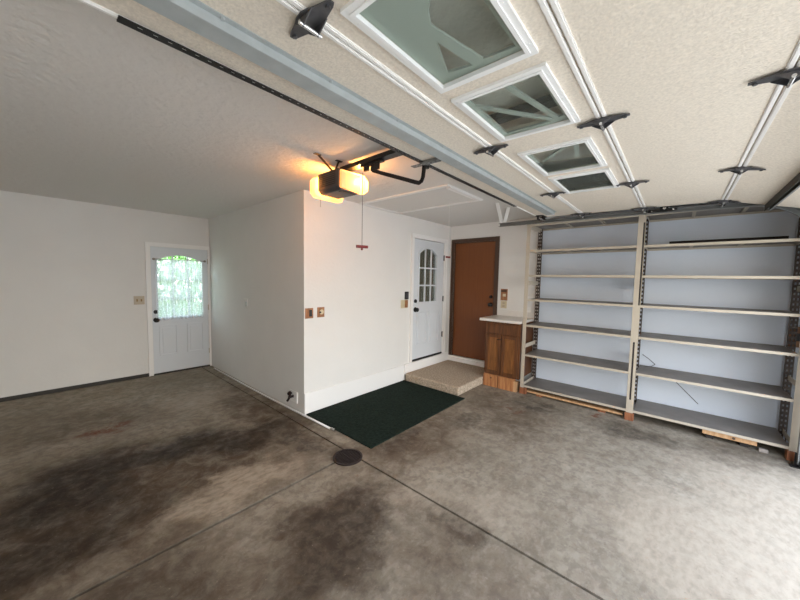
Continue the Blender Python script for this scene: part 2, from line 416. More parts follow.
lc = thing('lace_curtain', 'sheer white lace curtain on a rod over the exterior door window', 'curtain', (1.56, YB-.04, .9))
bm = B(); nx, nz = 90, 14; g = []
for j in range(nz+1):
    row = []
    for i in range(nx+1):
        u = 1.232+.64*i/nx; v = .885+.975*j/nz
        if j == 0: v += .012*math.sin(i*.9)
        row.append(bm.verts.new((u, YB-.034+.012*math.sin(i*.75)*(1-.4*j/nz)+.004*math.sin(i*.31+j*.4), v)))
    g.append(row)
for j in range(nz):
    for i in range(nx): bm.faces.new((g[j][i], g[j][i+1], g[j+1][i+1], g[j+1][i]))
obj('cloth', bm, 'lace', lc, smooth=True)
bm = B(); cyl(bm, (1.215, YB-.034, 1.85), (1.905, YB-.034, 1.85), .005)
for x in (1.205, 1.915): ball(bm, (x, YB-.034, 1.85), .018, (1.2, 1, 1))
for x in (1.235, 1.885): box(bm, x-.004, x+.004, YB-.034, YB-.01, 1.846, 1.854)
obj('rod', bm, 'cord', lc)

# --- door_2 : white house door
d2 = thing('door_2', 'white house door with arched nine-lite window above the carpeted step', 'door', (4.41, YI, .26), kind='structure')
bm = B(); plate(bm, [(3.905, .262), (3.972, .262), (3.972, 2.268), (4.853, 2.268), (4.853, .262), (4.92, .262), (4.92, 2.335), (3.905, 2.335)], [], 0, .018, FI)
plate(bm, [(3.905, .262), (3.918, .262), (3.918, 2.322), (4.907, 2.322), (4.907, .262), (4.92, .262), (4.92, 2.335), (3.905, 2.335)], [], .018, .027, FI)
obj('frame', bm, 'trim', d2)
win = arch(4.135, 4.63, 1.235, 2.03, .10)
bm = B(); plate(bm, rect(3.98, 4.846, .285, 2.262), [win], -.045, -.006, FI)
moulding(bm, 4.09, 4.37, .52, 1.06, FI, -.006); moulding(bm, 4.45, 4.73, .52, 1.06, FI, -.006)
slab2 = obj('slab', bm, 'doorwhite', d2)
bm = B(); plate(bm, arch(4.105, 4.66, 1.205, 2.045, .115), [win], -.006, .008, FI); obj('window_surround', bm, 'doorwhite', slab2)
bm = B(); plate(bm, win, [], -.034, -.030, FI); obj('pane', bm, 'pane', slab2)
bm = B()
for u in (4.30, 4.465): box(bm, u-.012, u+.012, YI-.002, YI+.02, 1.235, 2.115)
for v in (1.51, 1.80): box(bm, 4.135, 4.63, YI-.0019, YI+.0199, v-.012, v+.012)
obj('muntin', bm, 'doorwhite', slab2)
knob('knob', (4.05, YI+.006, 1.115), (0, -1, 0), d2, .036)
bolt('deadbolt', (4.05, YI+.006, 1.255), (0, -1, 0), d2, .032)
obj('door_sweep', obox(3.98, 4.846, YI-.008, YI+.03, .264, .292), 'blackp', d2)
for z in (.62, 1.27, 2.0):
    bm = B(); cyl(bm, (4.849, YI-.004, z-.05), (4.849, YI-.004, z+.05), .009); box(bm, 4.836, 4.849, YI-.004, YI+.004, z-.045, z+.045); obj('hinge', bm, 'blackp', d2)
bm = B(); g = []
for j in (0, 1):
    g.append([bm.verts.new((4.10+.56*i/80, YI+.085+.014*math.sin(i*.8), 1.15+1.03*j)) for i in range(81)])
for i in range(80): bm.faces.new((g[0][i], g[0][i+1], g[1][i+1], g[1][i]))
tag(obj('pleated_curtain', bm, 'drape', smooth=True), 'pleated grey-beige curtain behind the white house door glass', 'curtain')

# --- door_3 : flat brown door
d3 = thing('door_3', 'flat brown wooden door with dark frame beside the white house door', 'door', (XW, 2.73, .2), kind='structure')
bm = B(); plate(bm, [(2.268, .212), (2.33, .212), (2.33, 2.286), (3.13, 2.286), (3.13, .212), (3.184, .212), (3.184, 2.345), (2.268, 2.345)], [], 0, .018, FR)
plate(bm, [(2.33, .212), (2.345, .212), (2.345, 2.27), (3.115, 2.27), (3.115, .212), (3.13, .212), (3.13, 2.286), (2.33, 2.286)], [], -.06, -.002, FR)
obj('frame', bm, 'brownframe', d3)
bm = B(); plate(bm, rect(2.346, 3.114, .218, 2.269), [], -.055, -.018, FR); obj('slab', bm, 'browndoor', d3)
knob('knob', (XW+.018, 2.395, 1.205), (-1, 0, 0), d3, .034)
bolt('deadbolt', (XW+.018, 2.395, 1.335), (-1, 0, 0), d3, .03)

# ------------------------------------------------------------------ things on the walls
def wplate(name, label, F, u, v, w, h, m, n=0, dark=None, cat='switch plate', group=None):
    """cover plate with bevelled edge and its toggles / outlet."""
    p0 = F(u, v, 0)
    t = thing(name, label, cat, p0, group)
    bm = B(); plate(bm, rect(u-w/2, u+w/2, v-h/2, v+h/2), [], 0, .005, F); plate(bm, rect(u-w/2+.006, u+w/2-.006, v-h/2+.006, v+h/2-.006), [], .005, .009, F)
    obj('cover', bm, m, t)
    return t
t = wplate('switch_plate', 'tan double switch plate beside the exterior door', FB, 1.015, 1.208, .13, .13, 'mushroom')
for du in (-.026, .026):
    bm = B(); plate(bm, rect(1.015+du-.008, 1.015+du+.008, 1.19, 1.226), [], .009, .013, FB); plate(bm, rect(1.015+du-.005, 1.015+du+.005, 1.205, 1.222), [], .013, .022, FB); obj('toggle', bm, 'brass', t)
t = wplate('switch_plate', 'brown wooden plate with dark rocker next to the wall corner', FI, 2.068, 1.192, .105, .12, 'walnut')
bm = B(); plate(bm, rect(2.063, 2.10, 1.155, 1.232), [], .009, .014, FI); obj('rocker', bm, 'blackp', t)
t = wplate('switch_plate', 'light brown wooden plate with one small button on white wall', FI, 2.227, 1.195, .10, .12, 'walnut', cat='push button')
p = FI(2.212, 1.195, 0); bm = B(); cyl(bm, p+Vector((0, -.009, 0)), p+Vector((0, -.018, 0)), .011); obj('button', bm, 'blackp', t)
bm = B(); q = [(2.235+.03*math.cos(a), 1.198+.03*math.sin(a)) for a in [2*PI*i/20 for i in range(20)]]; plate(bm, q, [], .009, .011, FI); obj('disc', bm, 'ivory', t)
t = wplate('switch_plate', 'ivory and tan double plate left of the white house door', FI, 3.768, 1.222, .165, .13, 'ivory')
bm = B(); plate(bm, rect(3.772, 3.845, 1.165, 1.28), [], .009, .012, FI); obj('insert', bm, 'walnut', t)
bm = B(); plate(bm, rect(3.725, 3.733, 1.21, 1.236), [], .009, .02, FI); obj('toggle', bm, 'ivory', t)
t = thing('door_keypad', 'black keypad above the ivory switch plate by the house door', 'keypad', FI(3.81, 1.36, 0))
bm = B(); plate(bm, rect(3.77, 3.852, 1.292, 1.415), [], 0, .022, FI); obj('housing', bm, 'blackp', t, bev=.008)
bm = B(); plate(bm, rect(3.79, 3.832, 1.315, 1.395), [], .022, .025, FI); obj('keys', bm, 'darkgrey', t)
t = wplate('wall_control', 'wooden plate with lit button beside the brown door', FR, 2.157, 1.385, .115, .19, 'walnut', cat='wall control')
bm = B(); plate(bm, rect(2.125, 2.175, 1.355, 1.40), [], .009, .014, FR); obj('button', bm, 'ivory', t)
bm = B(); plate(bm, rect(2.11, 2.205, 1.43, 1.462), [], .009, .016, FR); obj('top_bar', bm, 'brownframe', t)
t = wplate('outlet', 'pale outlet under the wooden wall control', FR, 2.157, 1.222, .10, .12, 'ivory', cat='outlet')
for dz in (-.024, .024):
    bm = B(); plate(bm, rect(2.137, 2.177, 1.222+dz-.015, 1.222+dz+.015), [], .009, .012, FR); obj('socket', bm, 'mushroom', t)
t = wplate('switch_plate', 'brown wooden plate between shelving and the doorway', lambda u, v, w: FR(u, v, w+.006), -.93, 1.10, .11, .21, 'walnut')
bm = B(); plate(bm, rect(-.95, -.91, 1.06, 1.14), [], .015, .020, FR); obj('rocker', bm, 'blackp', t)
t = wplate('switch_plate', 'white painted plate halfway along the shaded wall', FS, 4.76, 1.205, .14, .16, 'wall', cat='wall plate')  # blank painted cover with a hook, no switch
bm = B(); plate(bm, rect(4.70, 4.715, 1.17, 1.24), [], .009, .03, FS); obj('hook', bm, 'galv', t)
t = thing('wall_mounted_faucet', 'dark hose faucet on a white plate low near the wall corner', 'faucet', FS(3.45, .165, 0))
bm = B(); plate(bm, rect(3.35, 3.53, .10, .235), [rect(3.425, 3.475, .14, .19)], 0, .008, FS); plate(bm, rect(3.345, 3.357, .105, .235), [], .008, .016, FS); obj('plate', bm, 'trim', t)
bm = B(); cyl(bm, (XS, 3.45, .165), (XS-.06, 3.45, .165), .016); cyl(bm, (XS-.045, 3.45, .165), (XS-.07, 3.47, .115), .014); cyl(bm, (XS-.04, 3.45, .165), (XS-.04, 3.45, .205), .008); obj('spout', bm, 'iron', t)
bm = B(); cyl(bm, (XS-.04, 3.45, .20), (XS-.045, 3.475, .212), .026, n=8); obj('handle', bm, 'iron', t)

# ------------------------------------------------------------------ floor things
bm = B(); box(bm, 2.02, 3.772, 2.10, YI-.018, 0, .012)
tag(obj('floor_mat', bm, 'greenmat', bev=.004), 'dark green turf mat along the white wall before the step', 'mat')
bm = B(); box(bm, 3.785, XW-.04, 2.212, YI-.032, 0, .122)
o = tag(obj('carpeted_step', bm, 'carpet', bev=.022), 'beige carpet-covered step below the white and brown doors', 'step')
o.modifiers['edge'].segments = 4
t = thing('floor_drain', 'round rusty iron drain grate in the concrete floor', 'drain', (1.78, 2.15, 0))
bm = B(); ring = lambda r: [(1.78+r*math.cos(a), 2.15+r*math.sin(a)) for a in [2*PI*i/40 for i in range(40)]]
FZ = lambda u, v, w: Vector((u, v, w))
plate(bm, ring(.132), [ring(.114)], 0, .010, FZ); obj('rim', bm, 'iron', t)
bm = B(); plate(bm, ring(.114), [], 0, .0015, FZ); obj('well', bm, 'slot', t)
bm = B()
for i in range(-5, 6):
    y = i*.02; hw = math.sqrt(.115**2-y*y); box(bm, 1.78-hw, 1.78+hw, 2.15+y-.0045, 2.15+y+.0045, .002, .0085)
box(bm, 1.776, 1.784, 2.037, 2.263, .0021, .0088); obj('grate', bm, 'iron', t)
t = thing('floor_pipe', 'thin white pipe along the foot of the shaded wall', 'pipe', (1.975, 4.3, 0))
bm = B(); tube(bm, [(1.955, 5.95, .013), (1.955, 4.6, .013), (1.962, 3.9, .013), (1.978, 3.15, .013), (1.992, 2.66, .013)], .011); obj('tube', bm, 'trim', t, smooth=True)
bm = B(); cyl(bm, (1.991, 2.68, .015), (1.993, 2.62, .015), .0155); obj('end_cap', bm, 'chrome', t)

# ------------------------------------------------------------------ cabinet corner
cb = thing('base_cabinet', 'dark oak two-door cabinet between step and shelving', 'cabinet', (4.78, 1.92, .19))
CY0, CY1 = 1.665, 2.20
bm = B(); box(bm, 4.535, XW, CY0, CY1, .19, 1.0); box(bm, 4.52, 4.535, CY0, CY0+.03, .19, 1.0); box(bm, 4.52, 4.535, CY1-.03, CY1, .19, 1.0); box(bm, 4.52, 4.535, CY0+.03, CY1-.03, .80, .825); box(bm, 4.52, 4.535, CY0+.03, CY1-.03, .97, 1.0); box(bm, 4.52, 4.535, CY0+.03, CY1-.03, .19, .215)
obj('body', bm, 'oak', cb)
FC = lambda u, v, w: Vector((4.52-w, u, v))
for a, c in ((1.94, 2.185), (1.685, 1.93)):
    bm = B(); plate(bm, rect(a, c, .205, .81), [rect(a+.045, c-.045, .255, .76)], 0, .02, FC)
    dd = obj('door', bm, 'oak', cb, bev=.003)
    bm = B(); plate(bm, rect(a+.045, c-.045, .255, .76), [], .002, .011, FC); plate(bm, rect(a+.07, c-.07, .285, .73), [], .011, .016, FC); obj('panel', bm, 'oakp', dd)
    if a > 1.8:
        bm = B(); tube(bm, [FC(1.945, .74, .02), FC(1.945, .74, .04), FC(1.99, .74, .04), FC(1.99, .74, .02)], .006); obj('handle', bm, 'black', dd)
bm = B(); plate(bm, rect(1.685, 2.185, .828, .968), [], 0, .018, FC); obj('drawer', bm, 'oak', cb, bev=.004)
ct = thing('countertop', 'white laminate countertop on the oak cabinet', 'countertop', (4.77, 1.94, 1.0))
obj('top', obox(4.475, XW, 1.66, 2.285, 1.001, 1.038), 'counter', ct, bev=.004)
obj('backsplash', obox(XW-.014, XW, 1.655, 2.262, 1.038, 1.135), 'counter', ct, bev=.003)
for i, (a, c, lab) in enumerate(((1.978, 2.2, 'pine board under the oak cabinet next to the carpeted step'), (1.735, 1.965, 'wider pine board under the oak cabinet near the shelving'))):
    bm = B(); box(bm, 4.503, 4.545 if i == 0 else 4.60, a, c, 0, .189)
    o = thing('pine_board', lab, 'board', (4.53, (a+c)/2, 0), 'pine boards propping the cabinet'); obj('plank', bm, 'pine', o, bev=.003)
    if i == 0:
        bm = B(); cyl(bm, (4.5035, 2.075, .135), (4.500, 2.075, .135), .012); obj('knot', bm, 'brownframe', o)
    else:
        bm = B(); box(bm, 4.515, 4.60, 1.69, 1.733, 0, .15); obj('end_strip', bm, 'plywood', o)

# ------------------------------------------------------------------ shelving
sh = thing('shelving_unit', 'beige metal shelving with two bays of seven grey shelves', 'shelving', (4.8, .37, 0))
XF, XR = 4.54, 5.045
LV = [.10, .548, .972, 1.335, 1.677, 2.018, 2.372]
POSTS = [1.61, .357, -.885]
for k, y in enumerate(POSTS):
    bm = B()
    s = 1 if k == 0 else -1
    if k == 1:
        plate(bm, rect(y-.034, y+.034, .09, 2.40), [rect(y-.009, y+.009, .245, .93), rect(y-.030, y-.014, 1.36, 2.30)], 0, -.003, lambda u, v, w: Vector((XF-w, u, v)))
        box(bm, XF+.0032, XF+.0042, y-.012, y+.012, .2, .97, 1); box(bm, XF+.0032, XF+.0042, y-.032, y-.011, 1.33, 2.33, 1)
        box(bm, XF+.003, XF+.045, y+.031, y+.034, .09, 2.40); box(bm, XF+.0045, XF+.045, y-.034, y-.031, .09, 2.40)
    else:
        box(bm, XF, XF+.003, y-.016 if k == 0 else y-.034, y+.034 if k == 0 else y+.034, .09, 2.41); box(bm, XF+.003, XF+.04, y+.034*s-.0015, y+.034*s+.0015, .09, 2.41)
    obj('front_post', bm, ['post', 'slot'], sh)
    bm = B()
    for q0, q1 in ((-.03, -.019), (-.007, .007), (.019, .03)): box(bm, 5.0, 5.003, y+q0, y+q1, .001, 2.41)
    z = .09
    while z < 2.38:
        box(bm, 5.0002, 5.0028, y-.02, y+.02, z, z+.03); z += .052
    box(bm, 5.003, 5.02, y-.03, y-.027, .001, 2.41); box(bm, 5.003, 5.02, y+.027, y+.03, .001, 2.41)
    obj('rear_post', bm, 'rearpost', sh)
    for z in (.10, .66, 1.56, 2.34):
        obj('side_brace', obox(XF+.045, 5.0, y-.0015, y+.0015, z, z+.055), 'post', sh)
for a, c in ((POSTS[1]+.036, POSTS[0]-.018), (POSTS[2]+.036, POSTS[1]-.036)):
    for i, z in enumerate(LV):
        bm = B(); t = .027
        v = box(bm, XF+.006, XR, a, c, z+t-.004, z+t, 1)
        box(bm, XF+.001, XF+.006, a, c, z, z+t); box(bm, XF+.006, XF+.02, a, c, z, z+.003)
        box(bm, XR-.004, XR, a, c, z, z+t-.004); box(bm, XF+.006, XR-.004, a, a+.003, z, z+t-.004); box(bm, XF+.006, XR-.004, c-.003, c, z, z+t-.004)
        for q in (.33, .66): yy = a+(c-a)*q; box(bm, XF+.02, XR-.004, yy-.015, yy+.015, z+.012, z+t-.004)
        obj('shelf', bm, ['post', 'shelf'], sh)
for y, lab in ((1.605, 'reddish wood block under the shelving post next to cabinet'), (.357, 'reddish wood block under the middle shelving post'), (-.885, 'reddish wood block under the shelving post by the doorway')):
    bm = B(); box(bm, XF-.012, XF+.075, y-.043, y+.043, 0, .089)
    tag(obj('wood_block', bm, 'block', bev=.003), lab, 'block', 'wood blocks under the shelving posts')
lp = thing('long_plank', 'pale plank under the bottom shelf beside the cabinet', 'plank', (4.6, .99, 0))
obj('board', obox(4.565, 4.66, .42, 1.555, .028, .053), 'plywood', lp, bev=.003)
for yy in (.64, 1.39): obj('support', obox(4.58, 4.64, yy-.04, yy+.04, 0, .0275), 'block', lp)
struct('skylight_tint_sheet', obox(XW-.006, XW-.001, YF, 1.61, .0, H), 'shelfwall_skytint', 'added wall sheet with blue skylight painted in, behind the shelving', 'wall lining')
t = thing('short_plank', 'pale wood plank under the bottom shelf near the doorway', 'plank', (4.6, -.46, 0))
obj('board', obox(4.566, 4.60, -.66, -.27, .048, .092), 'plywood', t, bev=.003)
bm = B(); cyl(bm, (4.567, -.50, .07), (4.562, -.50, .07), .012); obj('knot', bm, 'brownframe', t)
for yy in (-.58, -.33):
    obj('support', obox(4.60, 4.64, yy-.03, yy+.03, 0, .09), 'slot', t)
bm = B(); box(bm, 4.565, 4.60, -.735, -.672, 0, .035)
tag(obj('white_scrap', bm, 'cord', bev=.006), 'small grey scrap at the end of the short plank', 'scrap')
bm = B(); tube(bm, [(XW-.009, .30, .71), (XW-.011, .235, .665), (XW-.009, .17, .605)], .0035); tube(bm, [(XW-.009, .17, .605), (XW-.05, .20, .586), (XW-.17, .26, .588)], .003)
tag(obj('bent_wire', bm, 'wire'), 'short bent dark wire on the wall above the second lowest shelf', 'wire')
bm = B(); tube(bm, [(XW-.009, -.02, .45), (XW-.011, -.13, .335), (XW-.009, -.245, .215)], .0035)
tag(obj('loose_wire', bm, 'wire'), 'dark wire slanting down the wall above the lowest shelf', 'cord')  # thin loose wire, not a hanging cord
bm = B(); box(bm, 5.0, 5.03, -.80, .12, 2.046, 2.118)
tag(obj('dark_board', bm, 'slot', bev=.003), 'dark narrow board lying on the second highest shelf', 'board')

# ------------------------------------------------------------------ overhead garage door
def zd(y):
    return 2.415+.018*y if y >= -.27 else 2.41-.27*(-.27-y)
FD = lambda u, v, w: Vector((u, v, zd(v)+w))
GX0, GX1 = -.52, 4.34
gd = thing('garage_door', 'beige sectional garage door raised under the ceiling with four windows', 'garage door', (1.9, .4, 2.42))
SEC = [(.928, 1.42), (.336, .922), (-.266, .330), (-.86, -.272)]
WX = [(.64, 1.19), (1.268, 1.818), (2.055, 2.605), (2.69, 3.24)]
WY0, WY1 = .418, .828
secs = []
for i, (a, c) in enumerate(SEC):
    bm = B()
    holes = [rect(x0+.03, x1-.03, WY0+.03, WY1-.03) for x0, x1 in WX] if i == 1 else []
    plate(bm, rect(GX0, GX1, a, c), holes, 0, .042, FD)
    so = obj('section', bm, 'panelskin', gd); secs.append(so)
    for y0, y1 in ((a, a+.019), (c-.019, c)):
        bm = B(); plate(bm, rect(GX0, GX1, y0, y1), [], -.005, 0, FD); plate(bm, rect(GX0, GX1, y0+.004, y1-.004), [], -.008, -.005, FD); obj('edge_rail', bm, 'rail', so)

def insert_shape(k):
    """pale sunburst grille behind each pane."""
    x0, x1 = WX[k]; mir = k >= 2
    mx = lambda p: (2*1.9365-p[0], p[1]) if mir else p
    bm = B(); X0, X1 = WX[k if not mir else 3-k]
    o = rect(X0+.03, X1-.03, WY0+.03, WY1-.03)
    if k in (0, 3):
        holes = [[(.70, .475), (1.133, .475), (1.122, .598), (.893, .652), (.866, .655), (.82, .63), (.76, .575)], [(.932, .680), (1.13, .640), (1.108, .745)]]
        outer = o
        plate(bm, [mx(p) for p in outer], [[mx(p) for p in h] for h in holes], .0045, .014, FD)
        # raised beads round the openings
        for h in holes:
            tube(bm, [FD(*mx(p), .009) for p in h+[h[0]]], .005, 6)
    else:
        plate(bm, [mx(p) for p in o], [[mx(p) for p in rect(X0+.055, X1-.055, WY0+.055, WY1-.055)]], .0045, .014, FD)
        hub = (1.80, .50)
        for q in (((1.30, .605), (1.385, .795)) if k == 1 else ((1.30, .585), (1.50, .795), (1.74, .795))):
            d = Vector((q[0]-hub[0], q[1]-hub[1])).normalized(); n = Vector((-d.y, d.x))*.012
            pl = [(hub[0]+n.x, hub[1]+n.y), (q[0]+n.x, q[1]+n.y), (q[0]-n.x, q[1]-n.y), (hub[0]-n.x, hub[1]-n.y)]
            plate(bm, [mx(p) for p in pl], [], .0045, .014, FD)
        pl = [(hub[0]+.07*math.cos(t), hub[1]-.05+.09*math.sin(t)) for t in [PI*i/10 for i in range(11)]]
        pl = [(min(p[0], X1-.03), p[1]) for p in pl]
        plate(bm, [mx(p) for p in pl], [], .0045, .014, FD)
    return bm
for k, (x0, x1) in enumerate(WX):
    bm = B(); plate(bm, rect(x0, x1, WY0, WY1), [rect(x0+.032, x1-.032, WY0+.032, WY1-.032)], -.012, 0, FD)
    plate(bm, rect(x0+.02, x1-.02, WY0+.02, WY1-.02), [rect(x0+.034, x1-.034, WY0+.034, WY1-.034)], -.017, -.012, FD)
    for yy in (WY0+.012, WY1-.012):
        for q in (.12, .5, .88):
            p = FD(x0+(x1-x0)*q, yy, -.012); cyl(bm, p, p-Vector((0, 0, .002)), .004, n=8)
    wf = obj('window_frame', bm, 'winframe', gd)
    bm = B(); plate(bm, rect(x0+.03, x1-.03, WY0+.03, WY1-.03), [], .001, .003, FD); obj('pane', bm, 'dustlift_pane', wf)
    obj('grille', insert_shape(k), 'insert', wf)

def hinge(x, y, mname='hinge'):
    bm = B(); n = 10
    prof = [(-.112, .007), (-.10, .013), (-.055, .024), (-.03, .034), (0, .038), (.03, .034), (.055, .024), (.10, .013), (.112, .007)]
    pl = [(x-w, y+t) for t, w in prof]+[(x+w, y+t) for t, w in reversed(prof)]
    plate(bm, pl, [], -.014, -.009, FD)
    z = zd(y)
    # folded flanges and pin
    for dx in (-.027, .027):
        v = [bm.verts.new((x+dx+e, y+t, z+q)) for e in (-.002, .002) for t, q in ((-.05, -.014), (0, -.046), (.05, -.014))]
        bm.faces.new(v[:3]); bm.faces.new(v[3:][::-1])
        for i in range(3): bm.faces.new((v[i], v[(i+1) % 3], v[3+(i+1) % 3], v[3+i]))
    for t in (-.092, .092): p = FD(x, y+t, -.014); cyl(bm, p, p-Vector((0, 0, .008)), .008, n=6)
    h = obj('hinge', bm, mname, gd)
    bm = B(); cyl(bm, (x-.04, y, z-.038), (x+.04, y, z-.038), .007); obj('pin', bm, 'chrome', h)
    return h
for y in (.925, .333, -.269):
    for x in (-.45, .60, 1.875, 3.165): hinge(x, y)
    h = hinge(4.275, y)
    bm = B(); cyl(bm, (4.25, y, zd(y)-.03), (4.382, y, zd(y)-.03), .006); cyl(bm, (4.382, y, zd(y)-.03), (4.396, y, zd(y)-.03), .019, n=18); obj('roller', bm, 'chrome', h)
for y, dz in ((1.37, -.03), (-.80, -.03)):
    bm = B(); plate(bm, rect(4.16, 4.33, y-.05, y+.05), [rect(4.2, 4.29, y-.02, y+.02)], -.008, -.002, FD)
    for yy in (y-.03, y+.03): box(bm, 4.20, 4.31, yy-.003, yy+.003, zd(yy)-.045, zd(yy)-.006)
    h = obj('roller_bracket', bm, 'black', gd)
    bm = B(); cyl(bm, (4.2, y, zd(y)-.03), (4.382, y, zd(y)-.03), .006); cyl(bm, (4.382, y, zd(y)-.03), (4.396, y, zd(y)-.03), .019, n=18); obj('roller', bm, 'chrome', h)

# galvanised strut across the top section
bm = B(); y0, y1, x1 = 1.135, 1.255, 4.06
zz = zd(1.2)
box(bm, GX0+.02, x1, y0+.02, y1-.02, zz-.036, zz-.034)
box(bm, GX0+.02, x1, y0+.019, y0+.021, zz-.034, zz-.001); box(bm, GX0+.02, x1, y1-.021, y1-.019, zz-.034, zz-.001)
box(bm, GX0+.02, x1, y0-.002, y0+.019, zz-.006, zz-.003); box(bm, GX0+.02, x1, y1-.019, y1+.002, zz-.006, zz-.003)
for x in [GX0+.1+.42*i for i in range(11)]:
    for yy in (y0+.008, y1-.008): cyl(bm, (x, yy, zz-.006), (x, yy, zz-.013), .007, n=6)
obj('strut', bm, 'galv', gd)
bm = B(); y = -.535
for (a, c) in ((y-.003, y+.0), (y-.032, y-.029)):
    box(bm, GX0+.02, GX1-.01, a, c, zd(y)-.058, zd(y)-.002)
bs = obj('bottom_strut', bm, 'rubber_shade', gd)  # dark colour paints the shade on the strut's inward face
bm = B(); box(bm, GX0+.02, GX1-.01, y-.036, y-.024, zd(y)-.061, zd(y)-.0585); obj('lit_edge', bm, 'track', bs)  # paler strip paints the lit edge under the strut
bm = B(); plate(bm, rect(GX0, GX1, -.885, -.855), [], -.02, .045, FD); obj('weather_seal', bm, 'rubber_shade', gd)
# black slotted angle along the top edge
bm = B(); hs = [rect(.25+.042*i, .264+.042*i, 1.4005, 1.4095) for i in range(76)]
plate(bm, rect(.2, 3.5, 1.388, 1.422), hs, -.012, -.009, FD)
box(bm, .2, 3.5, 1.4221, 1.425, zd(1.42)-.012, zd(1.42)+.03)
obj('slotted_angle', bm, 'black', gd)
bm = B(); F2 = lambda u, v, w: Vector((u, v, zd(v)+w))
plate(bm, rect(1.80, 1.842, 1.265, 1.50), [rect(1.812, 1.830, 1.29+.04*i, 1.308+.04*i) for i in range(5)], -.024, -.020, F2)
box(bm, 1.80, 1.803, 1.265, 1.42, zd(1.35)-.020, zd(1.35)-.006); box(bm, 1.839, 1.842, 1.265, 1.42, zd(1.35)-.020, zd(1.35)-.006)
obj('opener_bracket', bm, 'track', gd)
bm = B(); box(bm, 4.018, 4.064, 1.156, 1.234, zz-.0385, zz-.0361); obj('strut_end', bm, 'rail', gd)

# ------------------------------------------------------------------ track
tr = thing('garage_door_track', 'grey steel garage door track running above the shelving', 'track', (4.44, 0, 0))
def sweep(bm, path, prof):
    rings = []
    for i, (y, z) in enumerate(path):
        a = path[max(i-1, 0)]; c = path[min(i+1, len(path)-1)]
        d = Vector((c[0]-a[0], c[1]-a[1])).normalized(); n = Vector((d.y, -d.x))
        rings.append([bm.verts.new((x, y+n.x*q, z+n.y*q)) for x, q in prof])
    for i in range(len(rings)-1):
        for k in range(len(prof)): bm.faces.new((rings[i][k], rings[i][(k+1) % len(prof)], rings[i+1][(k+1) % len(prof)], rings[i+1][k]))
    bm.faces.new(rings[0]); bm.faces.new(rings[-1])
TX = 4.40
prof = [(TX, -.023), (TX+.045, -.023), (TX+.045, .023), (TX, .023), (TX, .019), (TX+.041, .019), (TX+.041, -.019), (TX, -.019)]
R = .45
bm = B(); path = [(2.0, 2.412), (.6, 2.398), (-.45, 2.372)]
for i in range(1, 13):
    t = PI/2*i/12; path.append((-.45-R*math.sin(t), 2.372-R+R*math.cos(t)))
sweep(bm, path, prof); obj('curved_rail', bm, 'track', tr)
bm = B(); sweep(bm, [(-.90, 2.372-R-.001), (-.902, 1.0), (-.905, .03)], prof); obj('vertical_rail', bm, 'track', tr)
bm = B(); box(bm, TX+.047, TX+.05, -1.01, -.87, .01, .12); box(bm, TX+.005, TX+.05, -1.018, -1.014, .01, .12); box(bm, TX-.02, TX+.06, -.95, -.84, 0, .009); cyl(bm, (TX+.02, -.905, .035), (TX-.03, -.905, .035), .018); obj('floor_bracket', bm, 'black', tr)
bm = B(); box(bm, TX+.046, TX+.05, -1.015, -.85, 1.0, 1.04); obj('wall_bracket', bm, 'track', tr)
bm = B(); box(bm, TX-.006, TX-.001, .06, .30, 2.375, 2.402); box(bm, TX-.008, TX-.001, .13, .20, 2.402, 2.425); sp = obj('splice_plate', bm, 'black', tr)
for by, bz, bl_, br in ((.165, 2.408, .022, .014), (.09, 2.388, .014, .008), (.27, 2.388, .014, .008)):
    bm = B(); cyl(bm, (TX-.006, by, bz), (TX-bl_, by, bz), br, n=10); obj('bolt', bm, 'chrome', sp)
for y0, x0, y1 in ((1.775, 3.84, 1.965), (1.76, 4.16, 1.92)):
    bm = B()
    p, q = Vector((x0, y0, H)), Vector((TX+.02, y1, 2.442))
    e = Vector((.015, -.018, 0)); f = Vector((.002, .002, .001))
    v = [bm.verts.new(c+s*e+u*f) for c in (p, q) for s in (-1, 1) for u in (0, 1)]
    for fc in ((0, 1, 3, 2), (4, 6, 7, 5), (0, 4, 5, 1), (2, 3, 7, 6), (0, 2, 6, 4), (1, 5, 7, 3)): bm.faces.new([v[i] for i in fc])
    obj('hanger_strap', bm, 'rail', tr)

# ------------------------------------------------------------------ opener
op = thing('garage_door_opener', 'charcoal garage door opener with glowing amber lenses under the ceiling', 'garage door opener', (1.8, 2.3, 2.35))
mx0, mx1, my0, my1, mz0, mz1 = 1.645, 1.885, 2.135, 2.42, 2.335, 2.505
bm = B(); plate(bm, [(mx0+.03, mz0), (mx1-.02, mz0), (mx1, mz0+.03), (mx1, mz1), (mx0, mz1), (mx0, mz0+.03)], [], my0, my1, lambda u, v, w: Vector((u, w, v)))
mh = obj('motor_housing', bm, 'darkgrey', op, bev=.008)
bm = B()
for i in range(7): box(bm, mx0-.0025, mx0+.002, my0+.04, my1-.04, mz0+.05+i*.016, mz0+.057+i*.016)
obj('vent_ribs', bm, 'blackp', mh)
bm = B(); box(bm, mx0+.05, mx1-.04, my0+.02, my0+.06, mz0-.004, mz0+.002); obj('bottom_trim', bm, 'brownframe', mh)
bm = B(); plate(bm, [(mx0+.01, mz0+.012), (mx1+.02, mz0+.002), (mx1+.065, mz0+.04), (mx1+.065, mz1-.04), (mx1+.02, mz1-.005), (mx0+.01, mz1-.012)], [], my0-.03, my0+.003, lambda u, v, w: Vector((u, w, v)))
obj('light_lens', bm, 'lens', op, bev=.012)
bm = B(); plate(bm, [(mx0-.035, mz0+.01), (mx0, mz0-.02), (mx1+.03, mz0-.02), (mx1+.05, mz0+.04), (mx1+.05, mz1-.03), (mx1, mz1-.01), (mx0-.01, mz1-.02), (mx0-.035, mz1-.05)], [], my1-.003, my1+.07, lambda u, v, w: Vector((u, w, v)))
obj('light_lens', bm, 'lens', op, bev=.012)
